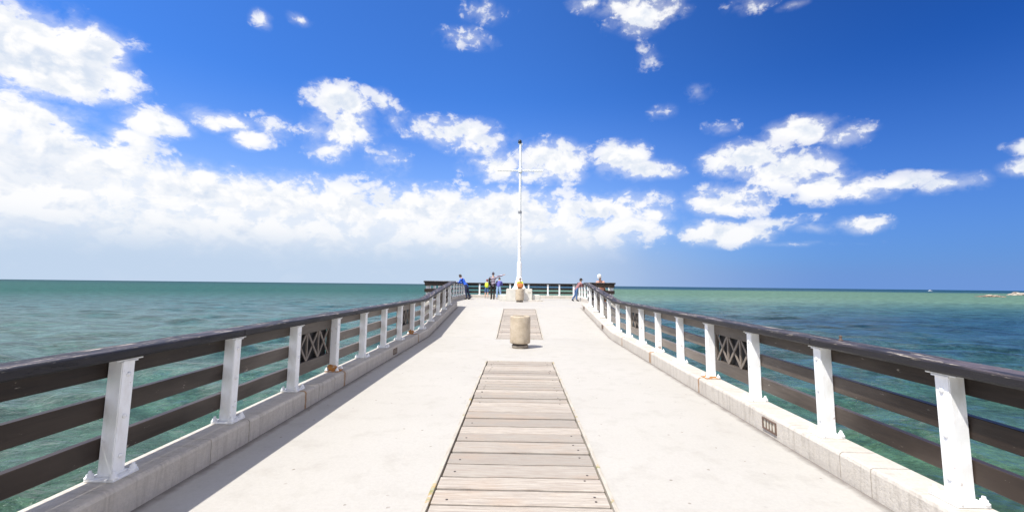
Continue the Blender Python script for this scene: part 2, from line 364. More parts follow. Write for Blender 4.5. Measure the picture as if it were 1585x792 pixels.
def tube(bm,a,b,r,n=10,r2=None):
    a,b=Vector(a),Vector(b); d=b-a; q_=d.to_track_quat('Z','Y'); r2=r if r2 is None else r2
    rows=[[bm.verts.new(p0+q_@Vector((rr*math.cos(2*math.pi*i/n),rr*math.sin(2*math.pi*i/n),0))) for i in range(n)] for p0,rr in((a,r),(b,r2))]
    for i in range(n): bm.faces.new((rows[0][i],rows[0][(i+1)%n],rows[1][(i+1)%n],rows[1][i]))
    bm.faces.new(rows[0][::-1]); bm.faces.new(rows[1])

# ------------------------------------------------------------------ pier levels
RAMP0,RAMP1,ZTOP=13.3,19.35,.635
def zf(y):
    if y<RAMP0: return max(-.02,.0045*y)
    z0=.0045*RAMP0
    if y<RAMP1:
        return z0+(ZTOP-z0)*(y-RAMP0)/(RAMP1-RAMP0)
    return ZTOP
XC=.018; SEA=-5.0; YEND=33.3; PX=4.07

# ------------------------------------------------------------------ sea
import numpy as np
def build_sea():
    rng=np.random.default_rng(3)
    rs=[2.5]
    while rs[-1]<45000: rs.append(rs[-1]*(1.0135 if rs[-1]<500 else 1.05))
    rs=np.array(rs)
    th=np.concatenate([np.linspace(-66,66,760),np.linspace(66,294,60)[1:-1]])*math.pi/180
    Rg,Tg=np.meshgrid(rs,th,indexing='ij'); X=Rg*np.sin(Tg); Y=Rg*np.cos(Tg); Z=np.zeros_like(X)
    sp=np.maximum(Rg*.0135,Rg*.003)
    for i in range(70):
        L=.9*(14/.9)**rng.random()**1.0
        a=rng.normal(-2.0,.55); k=2*math.pi/L; amp=.0068*L**.85
        ph=rng.random()*6.28; fade=np.clip((L/sp-3)/4,0,1)
        u=k*(X*math.cos(a)+Y*math.sin(a))+ph+1.2*np.sin(X*.11+i)+1.1*np.sin(Y*.13+2*i)
        Z+=amp*fade*(np.sin(u)+.25*np.cos(2*u))
    nr,nt=X.shape; V=np.stack([X,Y,Z],-1).reshape(-1,3)
    i,j=np.meshgrid(np.arange(nr-1),np.arange(nt),indexing='ij'); j2=(j+1)%nt
    F=np.stack([i*nt+j,(i+1)*nt+j,(i+1)*nt+j2,i*nt+j2],-1).reshape(-1,4)[:, ::-1]
    cen=len(V); V=np.vstack([V,[0,0,0]])
    me=bpy.data.meshes.new('sea'); nf=len(F)
    jj=np.arange(nt); T3=np.stack([jj,np.full(nt,cen),(jj+1)%nt],-1)[:, ::-1]
    me.vertices.add(len(V)); me.vertices.foreach_set('co',V.ravel())
    me.loops.add(nf*4+nt*3); me.loops.foreach_set('vertex_index',np.concatenate([F.ravel(),T3.ravel()]).astype(np.int32))
    me.polygons.add(nf+nt); me.polygons.foreach_set('loop_start',np.concatenate([np.arange(nf)*4,nf*4+np.arange(nt)*3]).astype(np.int32))
    me.update(calc_edges=True); me.validate()
    me.polygons.foreach_set('use_smooth',np.ones(nf+nt,bool))
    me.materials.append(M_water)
    o=link('sea_water',me,None,(0,0,SEA),kind='structure')
    if me.polygons[0].normal.z<0: me.flip_normals()
build_sea()

# ------------------------------------------------------------------ deck of the pier
ys=[-7,-3,0,3,6,9,11,RAMP0,16.4,RAMP1]
def strip_mesh(x0,x1,ys,th):
    bm=bmesh.new(); rows=[]
    for y in ys:
        z=zf(y); rows.append([bm.verts.new((x0,y,z)),bm.verts.new((x1,y,z)),bm.verts.new((x1,y,z-th)),bm.verts.new((x0,y,z-th))])
    for a,b in zip(rows,rows[1:]):
        for i in range(4): bm.faces.new((a[i],a[(i+1)%4],b[(i+1)%4],b[i]))
    bm.faces.new(rows[0][::-1]); bm.faces.new(rows[-1]); bmesh.ops.recalc_face_normals(bm,faces=bm.faces)
    return bm
SX0,SX1=-.675,.725
bm=bmesh.new()
def add_strip(x0,x1,ya,yb,th,dz=0):
    t=strip_mesh(x0,x1,[ya]+[v for v in ys if ya<v<yb]+[yb],th)
    for v in t.verts: v.co.z+=dz
    merge(bm,t)
add_strip(-2.98,SX0,-7,RAMP1,.5); add_strip(SX1,3.0,-7,RAMP1,.5)
for ya,yb in ((-7,-2.23),(9.31,12.87),(18.93,RAMP1)): add_strip(SX0,SX1,ya,yb,.5)
for ya,yb in ((-2.228,9.308),(12.872,18.928)): add_strip(SX0+.001,SX1-.001,ya,yb,.3,-.11)
part('pier_deck',bm,M_deck,kind='structure')
part('platform_deck',strip_mesh(-4.19,4.19,[RAMP1+.004,YEND+.12],.5),M_deck,kind='structure')

# ------------------------------------------------------------------ kerbs
def frame(P0,P1,inner):
    P0,P1,inner=Vector(P0),Vector(P1),Vector(inner); d=(P1-P0).normalized(); L=(P1-P0).length
    def T(v,prof=True):   # v=(s,n,z)
        q_=P0+d*v.x+inner*v.y
        return Vector((q_.x,q_.y,v.z+(zf(q_.y) if prof else 0)))
    return T,d,L
KIN,KOUT=.195,.126
def kerb(P0,P1,inner,breaks,rnd):
    T,d,L=frame(P0,P1,inner); bm=bmesh.new()
    def prism(s0,s1,ins):
        t=bmesh.new(); n0,n1=-KOUT+ins,KIN-ins; zt=.215-ins; b=.028
        prof=[(n0,-.62),(n1,-.62),(n1,zt-b),(n1-b*.35,zt-b*.3),(n1-b,zt),(n0+b*.8,zt),(n0,zt-b*.8)]
        ss=[s0]; 
        for k in (RAMP0,RAMP1):
            if abs(d.y)>.5:
                sk=(k-P0[1])/d.y
                if s0+.05<sk<s1-.05: ss.append(sk)
        m_=max(1,int((s1-s0)/.35)); ss+= [s0+(s1-s0)*i/m_ for i in range(1,m_)]+[s1]; ss=sorted(set(ss))
        rows=[]
        for s_ in ss:
            row=[]
            for i,(n_,z) in enumerate(prof):
                w=noise.noise(Vector((s_*1.7+rnd,i*3.1,rnd)))*.004 if i>1 and not ins else 0
                row.append(t.verts.new(T(Vector((s_,n_+w,z+w)))))
            rows.append(row)
        k=len(prof)
        for a,b_ in zip(rows,rows[1:]):
            for i in range(k): t.faces.new((a[i],a[(i+1)%k],b_[(i+1)%k],b_[i]))
        t.faces.new(rows[0][::-1]); t.faces.new(rows[-1]); bmesh.ops.recalc_face_normals(t,faces=t.faces)
        merge(bm,t)
    pts=[0]+breaks+[L]
    for a,b_ in zip(pts,pts[1:]): prism(a+.005,b_-.005,0)
    prism(.02,L-.02,.018)
    return bm
Y0=-3.06
XL,XR=XC-2.888,XC+2.888      # centre lines of the two main railings
brkL=[y-Y0 for y in (-1.2,.9,2.35,4.0,4.55,6.1,6.6,8.9,9.6,11.6,13.35,15.9,17.6)]
brkR=[y-Y0 for y in (-1,1.2,3.62,3.95,6.75,9.45,11.9,14.2,16.9)]
part('kerb_left',kerb((XL,Y0,0),(XL,19.34,0),(1,0,0),brkL,1.3),M_kerb,kind='structure')
part('kerb_right',kerb((XR,Y0,0),(XR,19.34,0),(-1,0,0),brkR,5.1),M_kerb,kind='structure')
part('kerb_platform_left',kerb((-PX,19.70,0),(-PX,YEND-.17,0),(1,0,0),[3,6,9,11.5],2),M_kerb,kind='structure')
part('kerb_platform_right',kerb((PX,19.70,0),(PX,YEND-.17,0),(-1,0,0),[3,6,9,11.5],3),M_kerb,kind='structure')
part('kerb_platform_back',kerb((-PX-.15,YEND,0),(PX+.15,YEND,0),(0,-1,0),[2.2,4.4,6.2],4),M_kerb,kind='structure')
part('kerb_platform_front_left',kerb((-PX-.15,19.5,0),(XL-.16,19.5,0),(0,1,0),[.6],6),M_kerb,kind='structure')
part('kerb_platform_front_right',kerb((XR+.16,19.5,0),(PX+.15,19.5,0),(0,1,0),[.6],7),M_kerb,kind='structure')

# ------------------------------------------------------------------ railings
ZR0,ZR1=1.035,1.108
PH=.053
def post_mesh():
    bm=bmesh.new(); box(bm,-PH,PH,-PH,PH,.012,.80,.006,seg=2)
    box(bm,-.062,.062,.0,PH+.012,.79,.80); box(bm,-.11,.11,-.05,PH+.008,.801,.811,.002)   # cap plate under the rail
    return mesh_of('post',bm,M_white)
def plate_mesh(m):
    bm=bmesh.new(); box(bm,-.105,.105,-.095,.115,0,.018,.004)
    # fillet weld round the foot
    box(bm,-PH-.01,PH+.01,-PH-.01,PH+.01,.017,.030,.006)
    return mesh_of('base_plate',bm,m)
def bolt_mesh():
    bm=bmesh.new(); lathe(bm,[(.016,0),(.017,.006),(.012,.012),(.0001,.016)],n=8); return mesh_of('bolt',bm,M_white,True)
def nut_mesh():
    bm=bmesh.new(); lathe(bm,[(.030,0),(.030,.012),(.021,.014),(.021,.030),(.012,.034),(.010,.050),(.0001,.052)],n=8); return mesh_of('nut',bm,M_white,True)
POST,PLATE,PLATER,BOLT,NUT=post_mesh(),plate_mesh(M_white),plate_mesh(M_rust),bolt_mesh(),nut_mesh()
def railing(name,label,group,P0,P1,inner,posts,lattices,joints,loc_y,rusty=(),detail=True,overhang=(.0,.0)):
    T,d,L=frame(P0,P1,inner); inner=Vector(inner)
    root=thing(name,label,'railing',T(Vector((0,0,.215))),group)
    ang=math.atan2(-inner.x,inner.y)          # local +y of a post faces the walkway
    for i,s_ in enumerate(posts):
        at=T(Vector((s_,0,.215)))
        o=link('post',POST,root,at); o.rotation_euler.z=ang
        plate=link('base_plate',PLATER if i in rusty else PLATE,o,(0,0,0)); plate.location=(0,0,0)
        if i in rusty: plate['label']='rusty orange base plate'
        if i in rusty and detail and P0[0]<0:
            g_=bmesh.new(); bmesh.ops.create_icosphere(g_,subdivisions=3,radius=1)
            sgn=1 if P0[0]<0 else -1
            for v in g_.verts:
                r_=1+.45*noise.noise(v.co*2.3+Vector((i,0,0))); v.co=Vector((-sgn*-.045+v.co.x*.050*r_*(1 if i<9 else .6),-.01+v.co.y*.075*r_,.052+v.co.z*(.058 if sgn>0 else .035)*r_))
                v.co.z=max(v.co.z,.012)
            rc=link('rust_crust',mesh_of('rust_crust',g_,M_rust,True),o); rc.location=(0,0,0)
        if detail:
            for hz_ in (.14,.41,.70):
                b_=link('bolt',BOLT,o); b_.location=(.0,PH,hz_); b_.rotation_euler.x=-math.pi/2
            for px_,py_ in ((.080,.088),(-.080,.088),(.083,-.072),(-.083,-.072)):
                b_=link('nut',NUT,o); b_.location=(px_,py_,.016)
    def run(s0,s1,n0,n1,z0,z1,bev,nm,m,zprof=None,seg=1):
        # a board from s0 to s1 following the deck level, bent where the ramp begins and ends
        ss=[s0]
        if abs(d.y)>.5:
            for k in (RAMP0,RAMP1):
                sk=(k-P0[1])/d.y
                if s0+.05<sk<s1-.05: ss.append(sk)
            n_=max(1,int((s1-s0)/.3)); ss+=[s0+(s1-s0)*i/n_ for i in range(1,n_)]
        ss=sorted(set(ss+[s1])); bm=bmesh.new(); rows=[]
        pr=[(n0+bev,z0),(n1-bev,z0),(n1,z0+bev),(n1,z1-bev*1.0),(n1-bev*.35,z1-bev*.3),(n1-bev,z1),(n0+bev,z1),(n0,z1-bev),(n0,z0+bev)]
        if nm!='handrail': pr=[(n0+bev,z0),(n1-bev,z0),(n1,z0+bev),(n1,z1-bev),(n1-bev,z1),(n0+bev,z1),(n0,z1-bev),(n0,z0+bev)]
        for s_ in ss:
            row=[]
            for i,(n_,z_) in enumerate(pr):
                w=noise.noise(Vector((s_*3.1,i*2.7+z0*9,P0[0])))*(.0035 if nm=='handrail' else .0015)
                row.append(bm.verts.new(T(Vector((s_,n_,z_+w)))))
            rows.append(row)
        k=len(pr)
        for a,b_ in zip(rows,rows[1:]):
            for i in range(k): bm.faces.new((a[i],a[(i+1)%k],b_[(i+1)%k],b_[i]))
        bm.faces.new(rows[0][::-1]); bm.faces.new(rows[-1]); bmesh.ops.recalc_face_normals(bm,faces=bm.faces)
        return part(nm,bm,m,root,T(Vector(((s0+s1)/2,(n0+n1)/2,z0))))
    js=[-overhang[0]]+[posts[j] for j in joints]+[L+overhang[1]]
    for a,b_ in zip(js,js[1:]): run(a+.004,b_-.004,-.135,.112,ZR0,ZR1,.016,'handrail',M_rail)
    # three boards between posts; runs stop at lattice bays
    runs=[]; a=-overhang[0]*.6
    for l in sorted(lattices): runs.append((a,posts[l]+PH*.3)); a=posts[l+1]-PH*.3
    runs.append((a,L+overhang[1]*.6))
    for a,b_ in runs:
        if b_-a<.1: continue
        cuts=[a]+[posts[j] for j in joints if a+.3<posts[j]<b_-.3]+[b_]
        for c0,c1 in zip(cuts,cuts[1:]):
            for z0,z1 in ((.898,1.034),(.622,.765),(.340,.488)):
                run(c0+.003,c1-.003,-.117,-.056,z0+random.uniform(-.002,.002),z1+random.uniform(-.002,.002),.005,'board',M_dark)
    for l in lattices:
        a,b_=posts[l]+PH+.004,posts[l+1]-PH-.004
        at=T(Vector(((a+b_)/2,-.09,.34)))
        pn=link('lattice_panel',None,root,at)
        def sub(nm,shape,m):
            bm=bmesh.new(); shape(bm); part(nm,bm,m,pn,at)
        sub('top_board',lambda bm:box(bm,a,b_,-.100,-.045,.872,1.032,.004,T),M_dark)
        sub('bottom_board',lambda bm:box(bm,a,b_,-.100,-.045,.335,.500,.004,T),M_dark)
        sub('side_board',lambda bm:box(bm,a,a+.045,-.098,-.048,.501,.871,.003,T),M_dark)
        sub('side_board',lambda bm:box(bm,b_-.045,b_,-.098,-.048,.501,.871,.003,T),M_dark)
        sub('backing_board',lambda bm:box(bm,a+.05,b_-.05,-.112,-.101,.45,.92,.001,T),M_black)
        def lat(bm):
            i0,i1=a+.046,b_-.046; w_=(i1-i0)/3; z0,z1=.5,.872
            for k in (1,2): box(bm,i0+k*w_-.016,i0+k*w_+.016,-.074,-.0515,z0,z1,.002,T)
            for k in range(3):
                u0,u1=i0+k*w_+.014,i0+(k+1)*w_-.014
                for (p0,p1,n0,n1) in (((u0,z0),(u1,z1),-.072,-.061),((u0,z1),(u1,z0),-.061,-.050)):
                    dx_,dz_=p1[0]-p0[0],p1[1]-p0[1]; ln=math.hypot(dx_,dz_); ex,ez=-dz_/ln*.017,dx_/ln*.017
                    t=bmesh.new(); vs=[]
                    for n_ in (n0,n1):
                        vs.append([t.verts.new(T(Vector((px_,n_,pz_)))) for px_,pz_ in ((p0[0]+ex,p0[1]+ez),(p0[0]-ex,p0[1]-ez),(p1[0]-ex,p1[1]-ez),(p1[0]+ex,p1[1]+ez))])
                    t.faces.new(vs[0]);t.faces.new(vs[1][::-1])
                    for i in range(4): t.faces.new((vs[0][i],vs[1][i],vs[1][(i+1)%4],vs[0][(i+1)%4]))
                    bmesh.ops.recalc_face_normals(t,faces=t.faces); merge(bm,t)
        sub('lattice',lat,M_lat)
    return root
GR='dark board railings with white posts'
Lp=[3.24+1.256*i for i in range(-4,13)]; Rp=[3.12+1.262*i for i in range(-4,13)]
Lp=[y-Y0 for y in Lp]; Rp=[y-Y0 for y in Rp]
lat=[6,10,14]
railing('pier_railing','long dark board railing with white posts on the shaded left kerb',GR,
        (XL,Y0,0),(XL,19.36,0),(1,0,0),Lp,lat,[2,5,8,12],0,rusty=(7,11))
railing('pier_railing','long dark board railing with flaking handrail and white posts on the right kerb',GR,
        (XR,Y0,0),(XR,19.36,0),(-1,0,0),Rp,lat,[2,5,9,13],0,rusty=(7,))
t_=[o for o in COL.objects if o.name=='pier_railing.001'][0]
bm=bmesh.new(); lathe(bm,[(.020,0),(.020,.006),(.010,.008),(.010,.030),(.013,.032),(.012,.042)],(XR+.07,4.22,1.108+zf(4.22)),n=10); part('rusty_bolt',bm,M_frame,t_,(XR+.07,4.22,1.12))
def evenly(L,n,a=.08): return [a+(L-2*a)*i/(n-1) for i in range(n)]
Lb=2*PX
railing('platform_railing','railing with white posts across the far end of the pier, behind the mast',GR,
        (-PX,YEND,0),(PX,YEND,0),(0,-1,0),[.02,1.11,2.24,3.39,4.77,6.21,7.07,8.12],[],[3,5],0,detail=False,overhang=(.11,.11))
Ls=YEND-19.5-.12
railing('platform_railing','left side railing of the far platform, which the person in blue leans on',GR,
        (-PX,19.62,0),(-PX,YEND-.14,0),(1,0,0),evenly(Ls-.14,11,.5),[],[3,7],0,detail=False)
railing('platform_railing','right side railing of the far platform, beside the person in jeans',GR,
        (PX,19.62,0),(PX,YEND-.14,0),(-1,0,0),evenly(Ls-.14,11,.5),[],[3,7],0,detail=False)
railing('platform_railing','short dark railing jutting out left at the near edge of the far platform',GR,
        (-PX,19.5,0),(XL-.14,19.5,0),(0,1,0),[.04,.95],[],[],0,detail=False,overhang=(.11,0))
railing('platform_railing','short dark railing jutting out right at the near edge of the far platform',GR,
        (XR+.14,19.5,0),(PX,19.5,0),(0,1,0),[.09,1.0],[],[],0,detail=False,overhang=(0,.11))

# ------------------------------------------------------------------ timber strips let into the deck
hb=bmesh.new(); lathe(hb,[(.010,0),(.010,.003),(.0001,.005)],n=8); HEAD=mesh_of('bolt_head',hb,M_nail)
def boardwalk(label,x0,x1,y0,y1,seed):
    rnd=random.Random(seed); root=thing('boardwalk',label,'boardwalk',((x0+x1)/2,y0,zf(y0)),'timber strips let into the deck')
    bm=bmesh.new(); lay=bm.verts.layers.float.new('plank')
    y=y0
    while y<y1-.02:
        wd=(.283 if y<5.8 else .20)*rnd.uniform(.78,1.04); e=min(y+wd,y1)
        if y1-e<.12: e=y1
        g=rnd.uniform(.022,.038)
        t=bmesh.new(); n_=7; xa=x0+.05+rnd.uniform(-.004,.008); xb=x1-.05-rnd.uniform(-.004,.008); val=rnd.random()
        top=rnd.uniform(.004,.013); wob=[rnd.uniform(-.0035,.0035) for _ in range(n_+1)]; wob2=[rnd.uniform(-.0035,.0035) for _ in range(n_+1)]
        rows=[]
        for i in range(n_+1):
            x=xa+(xb-xa)*i/n_; f0,f1=y+g/2+wob[i],e-g/2+wob2[i]; b_=.005
            pr=[(f0,-.035),(f0,top-b_),(f0+b_,top),(f1-b_,top),(f1,top-b_),(f1,-.035)]
            rows.append([t.verts.new((x,yy,zf(yy)+zz)) for yy,zz in pr])
        for a,b2 in zip(rows,rows[1:]):
            for k in range(5): t.faces.new((a[k],b2[k],b2[k+1],a[k+1]))
        t.faces.new(rows[0]); t.faces.new(rows[-1][::-1]); bmesh.ops.recalc_face_normals(t,faces=t.faces)
        n0=len(bm.verts); merge(bm,t); bm.verts.ensure_lookup_table()
        lay=bm.verts.layers.float.get('plank') or bm.verts.layers.float.new('plank')
        for v in list(bm.verts)[n0:]: v[lay]=val
        ym=(y+e)/2
        for xx in (x0+.16,x1-.16):
            for dy in (-.05,.05):
                if rnd.random()<.42:
                    bo=link('bolt_head',HEAD,root); bo.location=Vector((xx+rnd.uniform(-.02,.02),ym+dy+rnd.uniform(-.02,.02),zf(ym)+top-.001))-WPOS[root.name]
        y=e
    part('planks',bm,M_plank,root,WPOS[root.name])
    yy=[y0-.03]+[v for v in (RAMP0,RAMP1) if y0<v<y1]+[y1+.03]
    for sx in (x0,x1):
        bm=bmesh.new()
        for ya,yb in zip(yy,yy[1:]): box(bm,sx+(.003 if sx==x0 else -.034),sx+(.034 if sx==x0 else -.003),ya+(.006 if ya==yy[0] else 0),yb-(.006 if yb==yy[-1] else 0),-.068,.010,.003,lambda v:Vector((v.x,v.y,v.z+zf(v.y))))
        part('side_edging',bm,M_trim,root,WPOS[root.name])
    bm=bmesh.new(); box(bm,x0+.036,x1-.036,y1+.002,y1+.024,-.068,.010,.003,lambda v:Vector((v.x,v.y,v.z+zf(v.y))))
    if y0>0: box(bm,x0+.036,x1-.036,y0-.024,y0-.002,-.068,.010,.003,lambda v:Vector((v.x,v.y,v.z+zf(v.y))))
    part('end_edging',bm,M_trim,root,WPOS[root.name])
    bm=strip_mesh(x0+.006,x1-.006,[v if i_ not in (0,len(yy)-1) else v+(.006 if i_==0 else -.006) for i_,v in enumerate(yy)],.03)
    for v in bm.verts: v.co.z-=.07
    part('gap_bed',bm,M_gapbed,root,WPOS[root.name])
boardwalk('weathered plank strip in the middle of the pale deck, the near long one',SX0,SX1,-2.2,9.28,1)
boardwalk('weathered plank strip on the ramp behind the near concrete bin',SX0,SX1,12.9,18.9,2)

# ------------------------------------------------------------------ concrete litter bins
def bin_meshes():
    out=[]
    bm=bmesh.new(); lathe(bm,[(.200,0),(.206,.05),(.20,.075)],n=40); out.append(('foot',bm,M_binfoot))
    bm=bmesh.new(); lathe(bm,[(.185,.074),(.19,.125)],n=40); out.append(('recess',bm,M_recess))
    bm=bmesh.new(); lathe(bm,[(.20,.112),(.238,.118),(.250,.135),(.253,.16),(.254,.74),(.250,.765),(.238,.782),(.222,.786),(.205,.780),(.198,.765),(.196,.72),(.194,.45),(.0001,.45)],n=56)
    out.append(('drum',bm,M_bin))
    bm=bmesh.new(); lathe(bm,[(.188,.46),(.188,.765),(.183,.768),(.181,.76),(.180,.50),(.0001,.50)],n=40); out.append(('liner',bm,M_liner))
    return [(n_,mesh_of(n_,b_,m_,False),) for n_,b_,m_ in out]
BM=bin_meshes()
for _,me in BM:
    for p_ in me.polygons: p_.use_smooth=abs(p_.normal.z)<.5
def litter_bin(loc,label,sc_=1):
    r=thing('litter_bin',label,'litter bin',loc,'round concrete litter bins'); r.scale=(sc_,)*3
    for n_,me in BM:
        o=link(n_,me,r,loc); o.location=(0,0,0)
    return r
b1=litter_bin((.035,11.25,zf(11.25)),'nearer round beige concrete litter bin standing on the deck between the two plank strips'); b1.rotation_euler.z=.4
b2=litter_bin((.03,25.2,ZTOP),'farther small round beige concrete litter bin in front of the mast plinth',.94); b2.rotation_euler.z=2.1

# ------------------------------------------------------------------ plinth and mast
PY=27.9
pl=thing('mast_plinth','stepped whitewashed concrete plinth under the white mast','plinth',(0,PY,ZTOP))
bm=bmesh.new(); box(bm,-.79,.80,PY-.78,PY+.78,ZTOP-.02,ZTOP+.735,.03,seg=2); part('upper_block',bm,M_plinth,pl,WPOS[pl.name])
bm=bmesh.new(); box(bm,-1.20,-.792,PY-.6,PY+.9,ZTOP-.02,ZTOP+.36,.03,seg=2); part('side_step',bm,M_plinth,pl,WPOS[pl.name])
bm=bmesh.new(); box(bm,.802,1.30,PY-.6,PY+.9,ZTOP-.02,ZTOP+.36,.03,seg=2); part('side_step',bm,M_plinth,pl,WPOS[pl.name])
bm=bmesh.new(); box(bm,.55,1.42,PY-1.0,PY-.79,ZTOP-.02,ZTOP+.07,.015); part('foot_slab',bm,M_kerb,pl,WPOS[pl.name])
bm=bmesh.new(); box(bm,.52,.72,PY-.786,PY-.77,ZTOP+.46,ZTOP+.58,.004); part('vent_grille',bm,M_grille,pl,WPOS[pl.name])
mz=ZTOP+.735
ms=thing('mast','tall white signal mast with a cross yard and a dark lamp on top','mast',(0,PY,mz))
bm=bmesh.new(); lathe(bm,[(.43,0),(.43,.04),(.36,.10),(.24,.42),(.175,.66),(.165,.72)],(0,PY,mz),n=28); part('flared_base',bm,M_mast,ms,(0,PY,mz),True)
bm=bmesh.new(); lathe(bm,[(.150,.70),(.150,.75),(.150,1.56),(.150,1.60),(.104,1.70),(.102,1.75),(.098,4.78),(.098,4.8)],(0,PY,mz),n=24); part('lower_pole',bm,M_mast,ms,(0,PY,mz),True)
bm=bmesh.new(); lathe(bm,[(.105,2.55),(.118,2.56),(.118,2.66),(.105,2.67)],(0,PY,mz),n=24); part('collar',bm,M_mast,ms,(0,PY,mz))
bm=bmesh.new(); lathe(bm,[(.10,4.74),(.118,4.75),(.118,4.90),(.09,4.93)],(0,PY,mz),n=24); part('collar',bm,M_steel,ms,(0,PY,mz),label='grey joint collar halfway up')
bm=bmesh.new(); lathe(bm,[(.076,4.92),(.078,4.95),(.078,5.0),(.071,9.20),(.070,9.25),(.05,9.3)],(0,PY,mz),n=20); part('upper_pole',bm,M_mast,ms,(0,PY,mz),True)
ya_=8.92-mz
bm=bmesh.new(); tube(bm,(-1.46,PY-.03,8.90),(1.46,PY-.03,8.90),.045,12); part('cross_yard',bm,M_mast,ms,(0,PY,mz))
bm=bmesh.new(); lathe(bm,[(.10,-.13),(.125,-.10),(.125,.10),(.10,.13)],(0,PY,8.90),n=20); part('yard_hub',bm,M_mast,ms,(0,PY,mz))
bm=bmesh.new(); box(bm,-.14,.14,PY-.05,PY+.05,mz+9.30,mz+9.34,.006); box(bm,.05,.12,PY-.04,PY+.04,mz+9.2,mz+9.30,.006); part('lamp_bracket',bm,M_mast,ms,(0,PY,mz))
bm=bmesh.new(); lathe(bm,[(.06,9.34),(.115,9.36),(.12,9.50),(.085,9.57),(.0001,9.59)],(-.04,PY,mz),n=18); part('lamp',bm,M_glassdk,ms,(0,PY,mz),True)
for sx in (-1,1):
    bm=bmesh.new(); tube(bm,(sx*1.40,PY-.03,8.93),(sx*.07,PY-.02,10.45),.006,6); part('stay_wire',bm,M_mast,ms,(0,PY,mz))

# ------------------------------------------------------------------ recessed lights in the kerb faces
def kerb_light(side,y,label):
    xf=XL+KIN if side<0 else XR-KIN; s_=-side   # face looks towards the walkway
    z0=zf(y)+.045; r=thing('kerb_light',label,'kerb light',(xf,y,z0),'recessed lights in the kerbs')
    X=lambda a,b_:(min(xf+s_*a,xf+s_*b_),max(xf+s_*a,xf+s_*b_))
    bm=bmesh.new(); x0,x1=X(-.02,.014)
    for (ya,yb,za,zb) in ((y-.13,y+.13,z0+.105,z0+.122),(y-.13,y+.13,z0,z0+.017),(y-.13,y-.113,z0+.0175,z0+.1045),(y+.113,y+.13,z0+.0175,z0+.1045)): box(bm,x0,x1,ya,yb,za,zb)
    part('frame',bm,M_frame,r,(xf,y,z0))
    bm=bmesh.new(); x0,x1=X(-.02,.004); box(bm,x0,x1,y-.112,y+.112,z0+.018,z0+.104); part('lens',bm,M_grille,r,(xf,y,z0))
    bm=bmesh.new(); x0,x1=X(.0045,.012)
    for k in range(-1,2): box(bm,x0,x1,y+k*.056-.004,y+k*.056+.004,z0+.0185,z0+.1035)
    part('guard_bars',bm,M_frame,r,(xf,y,z0))
kerb_light(1,5.0,'rusty framed light set in the right kerb, largest of its kind')
kerb_light(-1,9.75,'dark framed light set in the shaded left kerb')
kerb_light(1,14.6,'small framed light set in the right kerb at the start of the ramp')
kerb_light(1,18.7,'tiny framed light set in the right kerb at the top of the ramp')

